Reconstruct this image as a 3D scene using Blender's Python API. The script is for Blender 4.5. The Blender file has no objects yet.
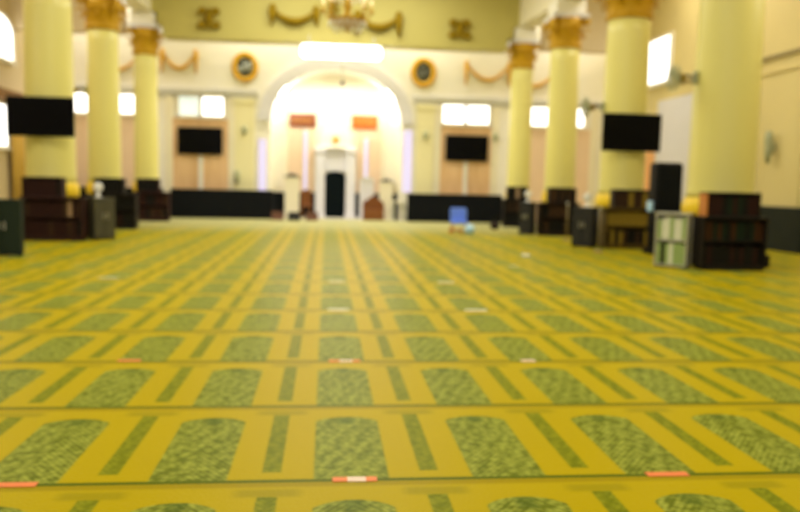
import bpy, bmesh, math, random
from mathutils import Vector, Matrix
random.seed(7)
sc = bpy.context.scene
C = sc.collection
PI = math.pi

# ------------------------------------------------------------------ materials
def mat(name, col, rough=0.6, metal=0.0, noise=0.0, nscale=8.0, spec=0.5, emit=None, estr=0.0, sheen=0.0, coat=0.0):
    m = bpy.data.materials.new(name); m.use_nodes = True
    nt = m.node_tree; b = nt.nodes['Principled BSDF']
    b.inputs['Base Color'].default_value = (*col, 1)
    b.inputs['Roughness'].default_value = rough
    b.inputs['Metallic'].default_value = metal
    b.inputs['Specular IOR Level'].default_value = spec
    b.inputs['Sheen Weight'].default_value = sheen
    b.inputs['Coat Weight'].default_value = coat
    if emit:
        b.inputs['Emission Color'].default_value = (*emit, 1)
        b.inputs['Emission Strength'].default_value = estr
    if noise > 0:
        tc = nt.nodes.new('ShaderNodeTexCoord')
        n = nt.nodes.new('ShaderNodeTexNoise'); n.inputs['Scale'].default_value = nscale
        n.inputs['Detail'].default_value = 4
        nt.links.new(tc.outputs['Object'], n.inputs['Vector'])
        mr = nt.nodes.new('ShaderNodeMapRange')
        mr.inputs['To Min'].default_value = 1 - noise; mr.inputs['To Max'].default_value = 1 + noise
        nt.links.new(n.outputs['Fac'], mr.inputs['Value'])
        mx = nt.nodes.new('ShaderNodeMix'); mx.data_type = 'RGBA'; mx.blend_type = 'MULTIPLY'
        mx.inputs['Factor'].default_value = 1
        mx.inputs['A'].default_value = (*col, 1)
        nt.links.new(mr.outputs['Result'], mx.inputs['B'])
        nt.links.new(mx.outputs['Result'], b.inputs['Base Color'])
        bp = nt.nodes.new('ShaderNodeBump'); bp.inputs['Strength'].default_value = 0.1
        nt.links.new(n.outputs['Fac'], bp.inputs['Height'])
        nt.links.new(bp.outputs['Normal'], b.inputs['Normal'])
    return m

def wood(name, c1, c2, rough=0.4, scale=3.0):
    m = mat(name, c1, rough + .1, spec=.2)
    nt = m.node_tree; b = nt.nodes['Principled BSDF']
    tc = nt.nodes.new('ShaderNodeTexCoord')
    mp = nt.nodes.new('ShaderNodeMapping'); mp.inputs['Scale'].default_value = (scale*4, scale*4, scale*0.6)
    n = nt.nodes.new('ShaderNodeTexNoise'); n.inputs['Scale'].default_value = 2; n.inputs['Detail'].default_value = 6
    rp = nt.nodes.new('ShaderNodeValToRGB')
    rp.color_ramp.elements[0].color = (*c1, 1); rp.color_ramp.elements[0].position = .35
    rp.color_ramp.elements[1].color = (*c2, 1); rp.color_ramp.elements[1].position = .7
    L = nt.links
    L.new(tc.outputs['Object'], mp.inputs['Vector']); L.new(mp.outputs['Vector'], n.inputs['Vector'])
    L.new(n.outputs['Fac'], rp.inputs['Fac']); L.new(rp.outputs['Color'], b.inputs['Base Color'])
    return m

M = dict(
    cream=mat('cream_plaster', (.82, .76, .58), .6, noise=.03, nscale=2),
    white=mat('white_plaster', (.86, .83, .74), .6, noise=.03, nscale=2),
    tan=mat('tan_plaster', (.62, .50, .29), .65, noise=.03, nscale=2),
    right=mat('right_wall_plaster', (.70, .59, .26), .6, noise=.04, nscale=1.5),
    beam=mat('olive_yellow_plaster', (.47, .41, .11), .6, noise=.04, nscale=1.5),
    col=mat('lemon_yellow_paint', (.70, .64, .205), .38, noise=.02, nscale=1.5),
    colpale=mat('pale_cream_yellow_paint', (.82, .76, .45), .4, noise=.02),
    plinth=mat('strong_yellow_paint', (.82, .58, .02), .4, noise=.03),
    gold=mat('gold_leaf', (.50, .285, .008), .45, spec=.25, metal=.15, noise=.2, nscale=14),
    dgold=mat('dark_gold_relief', (.25, .16, .002), .55, spec=.15, metal=.1, noise=.2, nscale=14),
    lgold=mat('light_gold_relief', (.66, .37, .03), .55, spec=.2, metal=.05, noise=.15, nscale=14),
    lilac=mat('lilac_white_plaster', (.72, .71, .76), .55, noise=.03, nscale=3),
    grey=mat('grey_moulding', (.62, .61, .57), .6, noise=.03),
    peach=mat('peach_panel', (.80, .60, .42), .55, noise=.05, nscale=2),
    peachp=mat('orange_peach_panel', (.80, .42, .16), .55, noise=.05, nscale=2),
    peachw=wood('peach_wood_panel', (.72, .46, .24), (.82, .57, .33), .5, .6),
    black=mat('black_fabric', (.007, .008, .010), .8, noise=.2, nscale=6, spec=.08),
    dado=mat('black_green_board', (.018, .022, .016), .7, noise=.2, nscale=3, spec=.15),
    tv=mat('black_screen', (.003, .003, .004), .25, noise=0, spec=.06),
    bezel=mat('black_plastic', (.005, .005, .006), .5, spec=.12),
    metal=mat('steel', (.55, .55, .53), .35, metal=.8),
    whitep=mat('white_plastic', (.85, .85, .83), .4),
    win=mat('daylit_window_glass', (.9, .9, .9), .3, emit=(1, .99, .97), estr=3.2),
    windim=mat('shaded_window_glass', (.7, .8, .82), .3, emit=(.75, .92, .95), estr=.75),
    slit=mat('daylit_slit_glass', (.25, .20, .35), .3, emit=(.84, .77, 1), estr=1.0),
    led=mat('led_board_face', (.9, .9, .9), .4, emit=(1, 1, 1), estr=4.0),
    spot=mat('spotlight_lens', (1, 1, 1), .3, emit=(1, .98, .94), estr=6.0),
    mihd=mat('dark_teal_black_niche', (.003, .006, .007), .6, noise=.2, spec=.05),
    wdark=wood('dark_wood', (.012, .006, .004), (.026, .013, .008), .45),
    wred=wood('dark_red_brown_wood', (.018, .006, .005), (.042, .013, .010), .45),
    wblack=wood('black_brown_wood', (.007, .005, .004), (.015, .010, .007), .45),
    wmid=wood('brown_wood', (.16, .055, .015), (.26, .10, .03), .45),
    worange=wood('orange_wood', (.42, .15, .03), (.55, .22, .05), .45),
    wgold=wood('golden_brown_wood', (.06, .038, .006), (.12, .075, .012), .45),
    gcab=mat('green_grey_steel', (.020, .030, .021), .6, noise=.1, nscale=3, spec=.08),
    ggrey=mat('beige_grey_steel', (.06, .055, .035), .5, noise=.2, nscale=5),
    silver=mat('silver_frame', (.50, .50, .42), .4, metal=.3, noise=.1),
    dgrey=mat('dark_grey_steel', (.025, .025, .024), .6, noise=.15, nscale=5, spec=.2),
    blue=mat('blue_fabric', (.13, .25, .88), .7, noise=.15, nscale=8),
    lblue=mat('light_blue_plastic', (.42, .66, .92), .35, noise=.05),
    curtain=mat('gold_curtain', (.55, .34, .04), .7, noise=.15, nscale=10, sheen=.3),
    brown=wood('brown_board', (.20, .10, .02), (.30, .15, .04), .5),
    plaq1=mat('red_brown_plaque', (.22, .055, .02), .5, noise=.3, nscale=6),
    plaq2=mat('orange_plaque', (.55, .14, .02), .5, noise=.15, nscale=6),
    medal=mat('dark_olive_panel', (.05, .05, .03), .5, noise=.2),
    script=mat('pale_grey_script', (.42, .45, .38), .5),
    scriptd=mat('dim_grey_script', (.17, .18, .14), .5),
    orange=mat('orange_tape', (.80, .20, .04), .6, noise=.1, nscale=20),
    pinkw=mat('pale_pink_tape', (.85, .62, .50), .6, noise=.1, nscale=20),
    whtape=mat('white_tape', (.85, .82, .74), .6, noise=.1, nscale=20),
    crystal=mat('clear_crystal', (.9, .9, .85), .1, spec=.8),
    bulb=mat('candle_bulb', (1, .9, .7), .3, emit=(1, .8, .4), estr=.8),
    tile=mat('pale_floor_screed', (.5, .47, .4), .7, noise=.1),
    fanw=mat('grey_green_fan_paint', (.36, .38, .22), .5),
    cable=mat('grey_brown_trunking', (.26, .20, .08), .6),
    rustcl=mat('dull_red_cloth', (.16, .07, .05), .8, noise=.2),
    bk_red=mat('dark_red_cover', (.024, .007, .006), .5, noise=.2, spec=.15), bk_brown=mat('brown_cover', (.04, .02, .010), .5, noise=.2, spec=.15),
    bk_black=mat('black_cover', (.006, .006, .006), .5, noise=.2, spec=.15), bk_green=mat('green_cover', (.006, .017, .010), .5, noise=.2, spec=.15),
    bk_gold=mat('golden_brown_cover', (.24, .165, .02), .5, noise=.2, spec=.15), bk_tan=mat('pale_tan_cover', (.34, .22, .12), .5, noise=.2),
    bk_orange=mat('orange_brown_cover', (.045, .016, .005), .5, noise=.2, spec=.15), bk_lime=mat('light_green_cover', (.30, .42, .14), .5, noise=.1),
    bk_white=mat('white_cover', (.72, .74, .60), .5, noise=.1),
)

# ------------------------------------------------------------------ mesh helpers
def xf(verts, mtx):
    for v in verts: v.co = mtx @ v.co
def box(bm, x0, y0, z0, x1, y1, z1, bev=0.0, mi=0):
    r = bmesh.ops.create_cube(bm, size=1)
    vs = r['verts']
    for v in vs:
        v.co = Vector(((x0+x1)/2 + v.co.x*(x1-x0), (y0+y1)/2 + v.co.y*(y1-y0), (z0+z1)/2 + v.co.z*(z1-z0)))
    fs = {f for v in vs for f in v.link_faces}
    if mi:
        for f in fs: f.material_index = mi
    if bev > 0:
        es = list({e for v in vs for e in v.link_edges})
        bmesh.ops.bevel(bm, geom=es, offset=bev, segments=2, affect='EDGES', profile=.5)
    return vs
def lathe(bm, prof, n=40, cx=0, cy=0, cap=True, smooth=True):
    rings = []
    for r, z in prof:
        rings.append([bm.verts.new((cx + r*math.cos(2*PI*k/n), cy + r*math.sin(2*PI*k/n), z)) for k in range(n)])
    for a, b in zip(rings, rings[1:]):
        for k in range(n):
            f = bm.faces.new((a[k], a[(k+1) % n], b[(k+1) % n], b[k])); f.smooth = smooth
    if cap:
        bm.faces.new(list(reversed(rings[0]))); bm.faces.new(rings[-1])
    return [v for r in rings for v in r]
def tube(bm, pts, rad, n=10, cap=True):
    pts = [Vector(p) for p in pts]
    if not isinstance(rad, (list, tuple)): rad = [rad]*len(pts)
    rings = []; up = None
    for i, p in enumerate(pts):
        t = (pts[min(i+1, len(pts)-1)] - pts[max(i-1, 0)]).normalized()
        if up is None:
            up = Vector((0, 0, 1)) if abs(t.z) < .9 else Vector((1, 0, 0))
        s = t.cross(up).normalized(); u = s.cross(t).normalized(); up = u
        rings.append([bm.verts.new(p + (s*math.cos(2*PI*k/n) + u*math.sin(2*PI*k/n))*rad[i]) for k in range(n)])
    for a, b in zip(rings, rings[1:]):
        for k in range(n):
            f = bm.faces.new((a[k], a[(k+1) % n], b[(k+1) % n], b[k])); f.smooth = True
    if cap:
        bm.faces.new(list(reversed(rings[0]))); bm.faces.new(rings[-1])
    return [v for r in rings for v in r]
def ball(bm, c, r, s=(1, 1, 1), seg=20):
    res = bmesh.ops.create_uvsphere(bm, u_segments=seg, v_segments=max(8, seg//2), radius=1)
    for v in res['verts']:
        v.co = Vector((c[0]+v.co.x*r*s[0], c[1]+v.co.y*r*s[1], c[2]+v.co.z*r*s[2]))
        for f in v.link_faces: f.smooth = True
    return res['verts']
def prism(bm, pts, y0, y1):
    """outline in the XZ plane pushed from y0 to y1"""
    a = [bm.verts.new((x, y0, z)) for x, z in pts]; b = [bm.verts.new((x, y1, z)) for x, z in pts]
    n = len(pts)
    bm.faces.new(a); bm.faces.new(list(reversed(b)))
    for k in range(n):
        bm.faces.new((a[k], b[k], b[(k+1) % n], a[(k+1) % n]))
    return a + b
def strip(bm, inner, outer, y0, y1):
    """solid band between two open outlines of equal length in XZ"""
    for k in range(len(inner)-1):
        q = [inner[k], inner[k+1], outer[k+1], outer[k]]
        prism(bm, q, y0, y1)
    bmesh.ops.remove_doubles(bm, verts=bm.verts, dist=1e-5)

def mesh(bm, name, m):
    bmesh.ops.recalc_face_normals(bm, faces=bm.faces)
    me = bpy.data.meshes.new(name); bm.to_mesh(me); bm.free()
    for x in (m if isinstance(m, (list, tuple)) else [m]):
        me.materials.append(M[x] if isinstance(x, str) else x)
    return me
def obj(name, bm, m, parent=None, loc=None, rz=0):
    o = bpy.data.objects.new(name, mesh(bm, name, m)); C.objects.link(o)
    if parent is not None: o.parent = parent
    if loc is not None: o.location = loc
    o.rotation_euler.z = rz
    return o
def tag(o, label, cat, group=None, kind=None):
    o['label'] = label; o['category'] = cat
    if group: o['group'] = group
    if kind: o['kind'] = kind
    return o
def thing(name, label, cat, loc=(0, 0, 0), rz=0, group=None, kind=None):
    o = bpy.data.objects.new(name, None); C.objects.link(o)
    o.empty_display_size = .2
    o.location = loc; o.rotation_euler.z = rz
    return tag(o, label, cat, group, kind)
def struct(name, bm, m, parent=None):
    o = obj(name, bm, m, parent)
    o['kind'] = 'structure'
    return o
def dup(root, label, loc=None, rz=None, group=None):
    r = root.copy(); C.objects.link(r); r['label'] = label
    if loc is not None: r.location = loc
    if rz is not None: r.rotation_euler.z = rz
    if group: r['group'] = group
    for ch in list(root.children):
        c = ch.copy(); C.objects.link(c); c.parent = r
        for g in list(ch.children):
            d = g.copy(); C.objects.link(d); d.parent = c
    return r
B = bmesh.new

# ------------------------------------------------------------------ carpet material
class G:
    def __init__(s, nt): s.nt = nt
    def m(s, op, a, b=None, c=None):
        n = s.nt.nodes.new('ShaderNodeMath'); n.operation = op
        for i, v in enumerate((a, b, c)):
            if v is None: continue
            if isinstance(v, (int, float)): n.inputs[i].default_value = v
            else: s.nt.links.new(v, n.inputs[i])
        return n.outputs[0]
    def lt(s, a, b, w=.006):   # soft a<b
        d = s.m('SUBTRACT', b, a)
        n = s.nt.nodes.new('ShaderNodeMapRange')
        n.inputs['From Min'].default_value = -w; n.inputs['From Max'].default_value = w
        s.nt.links.new(d, n.inputs['Value']); return n.outputs['Result']
    def mul(s, *a):
        r = a[0]
        for x in a[1:]: r = s.m('MULTIPLY', r, x)
        return r
    def mix(s, f, a, b):
        n = s.nt.nodes.new('ShaderNodeMix'); n.data_type = 'RGBA'
        for k, v in (('Factor', f), ('A', a), ('B', b)):
            if isinstance(v, tuple): n.inputs[k].default_value = (*v, 1)
            elif isinstance(v, float): n.inputs[k].default_value = v
            else: s.nt.links.new(v, n.inputs[k])
        return n.outputs['Result']

ROW, LAT, Y0, X0 = 1.25, .80, 3.64, .145
def carpet_material():
    m = bpy.data.materials.new('prayer_carpet_pile'); m.use_nodes = True
    nt = m.node_tree; bs = nt.nodes['Principled BSDF']; g = G(nt)
    geo = nt.nodes.new('ShaderNodeTexCoord')
    sp = nt.nodes.new('ShaderNodeSeparateXYZ'); nt.links.new(geo.outputs['Object'], sp.inputs[0])
    nz = nt.nodes.new('ShaderNodeTexNoise'); nz.inputs['Scale'].default_value = 55; nz.inputs['Detail'].default_value = 2
    nt.links.new(geo.outputs['Object'], nz.inputs['Vector'])
    jit = g.m('MULTIPLY', g.m('SUBTRACT', nz.outputs['Fac'], .5), .012)
    x = g.m('ADD', sp.outputs['X'], jit); y = g.m('ADD', sp.outputs['Y'], jit)
    u = g.m('SUBTRACT', g.m('FRACT', g.m('ADD', g.m('DIVIDE', g.m('SUBTRACT', x, X0), LAT), 100.5)), .5)
    us = g.m('MULTIPLY', u, LAT); a = g.m('ABSOLUTE', us)
    v = g.m('MULTIPLY', g.m('FRACT', g.m('ADD', g.m('DIVIDE', g.m('SUBTRACT', y, Y0 - .02), ROW), 100.0)), ROW)
    # fine woven figure inside the niche: diagonal sprigs
    vo = nt.nodes.new('ShaderNodeTexVoronoi'); vo.inputs['Scale'].default_value = 26
    nt.links.new(geo.outputs['Object'], vo.inputs['Vector'])
    dg = g.m('SINE', g.m('MULTIPLY', g.m('ADD', g.m('MULTIPLY', a, 1.3), v), 125.0))
    dg2 = g.m('SINE', g.m('MULTIPLY', g.m('SUBTRACT', us, g.m('MULTIPLY', v, .4)), 62.0))
    fig = g.m('ADD', g.m('ADD', g.m('MULTIPLY', dg, .16), g.m('MULTIPLY', dg2, .10)), g.m('MULTIPLY', vo.outputs['Distance'], 1.0))
    mr = nt.nodes.new('ShaderNodeMapRange'); mr.inputs['From Min'].default_value = .1; mr.inputs['From Max'].default_value = .85
    nt.links.new(fig, mr.inputs['Value'])
    green = g.mix(mr.outputs['Result'], (.335, .365, .05), (.12, .145, .006))
    dgreen = g.mix(mr.outputs['Result'], (.25, .26, .008), (.15, .17, .002))
    big = nt.nodes.new('ShaderNodeTexNoise'); big.inputs['Scale'].default_value = .6; big.inputs['Detail'].default_value = 3
    nt.links.new(geo.outputs['Object'], big.inputs['Vector'])
    yel = g.mix(big.outputs['Fac'], (.42, .318, .0), (.47, .358, .0))
    olive = (.33, .25, .001)
    # niche body with a low arched head
    top = g.m('SUBTRACT', 1.03, g.m('MULTIPLY', g.m('POWER', g.m('DIVIDE', a, .19), 2.4), .085))
    body = g.mul(g.lt(a, .188), g.lt(.03, v), g.lt(v, top))
    tip = g.mul(g.lt(a, .05, .02), g.lt(.9, v, .02), body)
    stripe = g.mul(g.lt(.352, a), g.lt(.13, v), g.lt(v, 1.08))
    tee = g.mul(g.lt(.25, a, .03), g.lt(1.08, v, .015), g.lt(v, 1.165, .015))
    band = g.lt(1.195, v, .008)
    line = g.lt(v, .036, .005)
    col = g.mix(g.m('MULTIPLY', tee, .55), yel, (.25, .22, .003))
    col = g.mix(band, col, olive)
    col = g.mix(body, col, green)
    col = g.mix(g.m('MULTIPLY', tip, .55), col, (.05, .09, .006))
    col = g.mix(stripe, col, dgreen)
    col = g.mix(line, col, (.09, .12, .002))
    # pale sage border by the mihrab wall, its soft fade painting in distance haze
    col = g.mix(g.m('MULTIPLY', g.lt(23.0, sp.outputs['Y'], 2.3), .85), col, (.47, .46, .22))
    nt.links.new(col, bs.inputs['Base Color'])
    bs.inputs['Roughness'].default_value = .36
    bs.inputs['Specular IOR Level'].default_value = .025
    bs.inputs['Sheen Weight'].default_value = .60
    bs.inputs['Sheen Roughness'].default_value = .07
    bs.inputs['Sheen Tint'].default_value = (.95, 1, .85, 1)
    bp = nt.nodes.new('ShaderNodeBump'); bp.inputs['Strength'].default_value = .25; bp.inputs['Distance'].default_value = .01
    nt.links.new(nz.outputs['Fac'], bp.inputs['Height']); nt.links.new(bp.outputs['Normal'], bs.inputs['Normal'])
    return m
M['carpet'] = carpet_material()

# ------------------------------------------------------------------ room shell
XL, XR, YB, YN = -10.4, 11.2, 29.6, -5.0
XC = .37
ZC = 8.8
bm = B(); box(bm, XL-.3, YN, -.2, XR+.3, 31.6, -.012); struct('floor', bm, 'tile')
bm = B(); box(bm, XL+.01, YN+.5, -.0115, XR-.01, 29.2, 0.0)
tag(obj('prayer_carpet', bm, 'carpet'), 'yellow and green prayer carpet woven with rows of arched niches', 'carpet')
bm = B(); box(bm, XL-.3, YN, ZC, XR+.3, 31.6, ZC+.2); struct('ceiling', bm, 'cream')

def arch_pts(hw, zs, zt, n=32, cx=XC):
    return [(cx - hw*math.cos(PI*k/n), zs + (zt-zs)*math.sin(PI*k/n)) for k in range(n+1)]
HW, ZS, ZT = 2.50, 3.6, 5.72
ap = arch_pts(HW, ZS, ZT)
bm = B(); box(bm, XL-.3, YB, -.2, XC-HW, YB+.35, ZC); box(bm, XC+HW, YB, -.2, XR+.3, YB+.35, ZC)
strip(bm, ap, [(x, ZC) for x, z in ap], YB, YB+.35)
struct('wall_back', bm, 'white')
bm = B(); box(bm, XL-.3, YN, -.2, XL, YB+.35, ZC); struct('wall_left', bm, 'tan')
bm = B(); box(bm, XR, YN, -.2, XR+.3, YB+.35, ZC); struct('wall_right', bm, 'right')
# alcove behind the great arch
YA = 31.1
bm = B()
pl = [(XC-HW, YB+.3), (XC-HW+.55, YA), (XC+HW-.55, YA), (XC+HW, YB+.3)]
out = [(XC-HW-.25, YB+.3), (XC-HW+.4, YA+.2), (XC+HW-.4, YA+.2), (XC+HW+.25, YB+.3)]
lo = [bm.verts.new((x, y, -.2)) for x, y in pl]; hi = [bm.verts.new((x, y, 6.2)) for x, y in pl]
lo2 = [bm.verts.new((x, y, -.2)) for x, y in out]; hi2 = [bm.verts.new((x, y, 6.2)) for x, y in out]
for k in range(3):
    bm.faces.new((lo[k], lo[k+1], hi[k+1], hi[k])); bm.faces.new((lo2[k], hi2[k], hi2[k+1], lo2[k+1]))
    bm.faces.new((hi[k], hi[k+1], hi2[k+1], hi2[k])); bm.faces.new((lo[k], lo2[k], lo2[k+1], lo[k+1]))
bm.faces.new((lo[0], hi[0], hi2[0], lo2[0])); bm.faces.new((lo[3], lo2[3], hi2[3], hi[3]))
struct('wall_alcove', bm, 'cream')
bm = B(); o2 = arch_pts(HW+.02, ZS, ZT+.02); o3 = arch_pts(HW+.25, ZS, ZT+.25)
strip(bm, o2, o3, YB+.36, YA+.2); struct('ceiling_alcove', bm, 'white')
bm = B(); box(bm, XC-HW, 29.55, -.012, XC+HW, YA, .0); struct('floor_alcove', bm, 'tile')

# great arch band, wall dado, mouldings
bm = B(); strip(bm, arch_pts(HW, ZS+.1, ZT), arch_pts(HW+.45, ZS+.1, ZT+.45), YB-.14, YB)
struct('trim_1', bm, 'lilac')
for n, (a, b) in enumerate(((XL, XC-HW-.46), (XC+HW+.46, XR))):
    bm = B(); box(bm, a, YB-.12, 4.62, b, YB, 4.82, .03); box(bm, a, YB-.07, 4.50, b, YB, 4.62)
    struct('trim_%d' % (n+2), bm, 'grey')
# pale pilasters either side of the arch
for n, (a, b) in enumerate(((-3.45, -2.72), (3.46, 4.15))):
    bm = B(); box(bm, a, YB-.1, 0, b, YB, 4.50, .02); box(bm, a-.05, YB-.14, 0, b+.05, YB, 1.05, .02)
    box(bm, a-.04, YB-.13, 4.3, b+.04, YB, 4.50, .02)
    struct('trim_%d' % (n+4), bm, 'colpale')
# peach panel below every pair of windows, with a white centre mullion
TN = [6]
def bay(x0, x1, m):
    bm = B(); box(bm, x0, YB-.05, 0, x1, YB, 3.72, .01)
    struct('trim_%d' % TN[0], bm, m); TN[0] += 1
    for a, b in ((x0-.25, x0), (x1, x1+.25)):
        bm = B(); box(bm, a, YB-.08, 0, b, YB, 4.50, .02)
        struct('trim_%d' % TN[0], bm, 'cream'); TN[0] += 1
bay(-5.76, -3.70, 'peachw'); bay(4.42, 6.42, 'peachw'); bay(-9.6, -7.0, 'peach'); bay(7.7, 10.4, 'peach')

WN = [1]
def window(x0, x1, z0, z1, m, y=YB):
    r = bpy.data.objects.new('window_%d' % WN[0], None); C.objects.link(r); WN[0] += 1
    r.location = ((x0+x1)/2, y, z0); r['kind'] = 'structure'
    w = x1-x0; h = z1-z0
    bm = B()
    for a in ((-w/2, 0, -w/2+.06, h), (w/2-.06, 0, w/2, h), (-w/2, 0, w/2, .06), (-w/2, h-.06, w/2, h)):
        box(bm, a[0], -.10, a[1], a[2], 0, a[3])
    obj('window_frame', bm, 'white', r)
    bm = B(); box(bm, -w/2+.06, -.05, .06, w/2-.06, -.02, h-.06); obj('window_pane', bm, m, r)
    bm = B(); box(bm, -w/2-.05, -.16, -.05, w/2+.05, 0, 0, .01); obj('window_sill', bm, 'white', r)
    return r
for x0, x1, m in ((-5.56, -4.72, 'windim'), (-4.70, -3.82, 'win'), (4.42, 5.36, 'win'), (5.38, 6.34, 'win'),
                  (-9.45, -8.50, 'win'), (-8.2, -7.02, 'win'), (7.85, 8.74, 'win'), (9.40, 10.16, 'win')):
    window(x0, x1, 3.76, 4.56, m)

def side_window(x, y0, y1, z0, z1, sgn, m='win', arched=False):
    """window in a side wall; sgn = +1 for the wall at high x"""
    r = bpy.data.objects.new('window_%d' % WN[0], None); C.objects.link(r); WN[0] += 1
    r.location = (x, (y0+y1)/2, z0); r['kind'] = 'structure'
    r.rotation_euler.z = -PI/2 if sgn > 0 else PI/2
    w = y1-y0; h = z1-z0
    def outl(i):
        if not arched: return [(-w/2+i, i), (w/2-i, i), (w/2-i, h-i), (-w/2+i, h-i)]
        return [(-w/2+i, i), (w/2-i, i)] + [((w/2-i)*math.cos(PI*k/16), h*.6+(h*.4-i)*math.sin(PI*k/16)) for k in range(17)]
    a, b = outl(0), outl(.08); a.append(a[0]); b.append(b[0])
    bm = B(); strip(bm, b, a, -.10, 0); obj('window_frame', bm, 'white', r)
    bm = B(); prism(bm, outl(.07), -.05, -.02); obj('window_pane', bm, m, r)
    bm = B(); box(bm, -w/2-.05, -.16, -.05, w/2+.05, 0, 0, .01); obj('window_sill', bm, 'white', r)
    return r
side_window(XR, 24.3, 26.3, 4.95, 6.55, 1)
side_window(XL, 24.6, 26.8, 5.1, 6.6, -1, arched=True)
side_window(XL, 25.0, 26.15, 2.3, 3.75, -1)
side_window(XL, 12.0, 14.5, 4.0, 6.4, -1)
side_window(XR, 12.0, 14.5, 5.6, 6.8, 1)
# slit windows of the alcove
def slit(x0, x1, z0, z1, y, rz=0):
    r = bpy.data.objects.new('window_%d' % WN[0], None); C.objects.link(r); WN[0] += 1
    r.location = ((x0+x1)/2, y, z0); r.rotation_euler.z = rz; r['kind'] = 'structure'
    w = x1-x0; h = z1-z0
    bm = B()
    for a in ((-w/2-.02, -.05, -w/2, h+.05), (w/2, -.05, w/2+.02, h+.05), (-w/2, -.05, w/2, 0), (-w/2, h, w/2, h+.05)):
        box(bm, a[0], -.09, a[1], a[2], 0, a[3])
    obj('window_frame', bm, 'white', r)
    bm = B(); box(bm, -w/2, -.05, 0, w/2, -.02, h); obj('window_pane', bm, 'slit', r)
slit(-.90, -.77, 1.05, 3.45, YA-.02); slit(1.53, 1.67, 1.5, 3.2, YA-.02)
ca = math.atan2(YA-YB-.3, .55)
slit(-2.56, -2.28, 1.0, 3.0, YB); slit(2.95, 3.30, 1.1, 3.5, YB)

# peach panels of the alcove
for x0, x1 in ((-1.5, -.48), (1.22, 2.22)):
    bm = B(); box(bm, x0, YA-.03, 1.0, x1, YA, 3.55, .01); struct('trim_%d' % TN[0], bm, 'peach'); TN[0] += 1
# black dado boards
def dado(name, x0, x1, y0, y1, label, hgt=1.04, seg=1.0):
    t = thing(name, label, 'partition', ((x0+x1)/2, (y0+y1)/2, .001), 0, 'low black partitions along the walls', 'thing')
    bm = B(); box(bm, x0-(x0+x1)/2, -(y1-y0)/2, 0.06, (x1-x0)/2, (y1-y0)/2, hgt, .015); obj('panel', bm, 'black', t)
    bm = B(); box(bm, -(x1-x0)/2+.02, -(y1-y0)/2+.02, 0, (x1-x0)/2-.02, (y1-y0)/2-.02, .06); obj('plinth', bm, 'bezel', t)
    bm = B(); box(bm, -(x1-x0)/2-.01, -(y1-y0)/2-.015, hgt, (x1-x0)/2+.01, (y1-y0)/2+.015, hgt+.03, .008); obj('top_rail', bm, 'bezel', t)
dado('low_partition', -5.70, -1.95, 28.75, 29.0, 'long low black partition in front of peach panel, curtain side of the arch')
dado('low_partition', 3.10, 6.75, 28.75, 29.0, 'long low black partition behind the small blue chair')
dado('low_partition', -10.0, -6.0, 28.75, 29.0, 'low black partition between gold curtain and beam-end column')
bm = B(); box(bm, XR-.16, 16.75, 0, XR, 24.8, 1.08, .01); struct('baseboard_right', bm, 'dado')
bm = B(); box(bm, XC-HW+.56, YA-.06, 0, XC+HW-.56, YA-.03, 1.0); struct('baseboard_alcove', bm, 'black')
for s in (-1, 1):
    bm = B(); vs = box(bm, -.62, -.05, 0, .62, 0, 1.0)
    xf(vs, Matrix.Translation((XC+s*(HW-.34), 30.42, 0)) @ Matrix.Rotation(-s*ca, 4, 'Z'))
    struct('baseboard_alcove_%s' % ('left' if s < 0 else 'right'), bm, 'black')
bm = B(); box(bm, XR-.03, 20.6, 1.08, XR, 25.2, 4.40, .01); struct('trim_%d' % TN[0], bm, 'lilac'); TN[0] += 1
bm = B(); box(bm, XR-.03, 25.3, 0, XR, 26.6, 3.2, .01); struct('trim_%d' % TN[0], bm, 'peachp'); TN[0] += 1
# right wall: white door trim, cable trunking, shallow panel ribs
bm = B(); box(bm, XR-.08, 15.55, 0, XR, 16.72, 2.3, .02); struct('door_1', bm, 'lilac')
bm = B(); box(bm, XR-.06, 13.0, 4.78, XR, 23.6, 4.86); struct('trim_%d' % TN[0], bm, 'cable'); TN[0] += 1
bm = B(); box(bm, XR-.04, 13.0, 4.42, XR, 23.6, 4.47); struct('trim_%d' % TN[0], bm, 'right'); TN[0] += 1
for y in (17.1, 19.4):
    bm = B(); box(bm, XR-.05, y, 1.1, XR, y+.12, 4.4, .01); struct('trim_%d' % TN[0], bm, 'right'); TN[0] += 1

# ------------------------------------------------------------------ beams
bm = B(); box(bm, -5.48, 26.6, 6.14, 6.24, 27.3, 6.55); box(bm, -5.66, 26.6, 6.55, 6.44, 27.3, 6.955); box(bm, -6.25, 26.6, 6.955, 7.05, 27.3, ZC); struct('beam_nave', bm, 'beam')
for n, (a, b) in enumerate(((XL, -6.8), (7.56, XR))):
    bm = B(); box(bm, a, 26.75, 6.25, b, 27.25, ZC); struct('beam_aisle_%s' % ('left', 'right')[n], bm, 'tan')
COLS = dict(R1=(7.76, 14.4, .62), R2=(7.40, 18.6, .545), R3=(7.12, 22.8, .46), R4=(6.90, 27.0, .40),
            L1=(-6.40, 18.6, .54), L2=(-6.36, 22.8, .45), L3=(-6.14, 27.0, .40))
for n, (a, b) in enumerate((((-6.6, 10.0), (-6.14, 27.0)), ((8.0, 10.0), (6.92, 27.0)))):
    bm = B()
    for z0, z1 in ((6.95, ZC),):
        vs = box(bm, -.3, 0, z0, .3, 17.2, z1)
        xf(vs, Matrix.Translation((a[0], a[1]-.2, 0)) @ Matrix.Shear('XZ', 4, (0, 0)) @ Matrix.Rotation(-math.atan2(b[0]-a[0], b[1]-a[1]), 4, 'Z'))
    struct('beam_arcade_%s' % ('left', 'right')[n], bm, 'cream')

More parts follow.
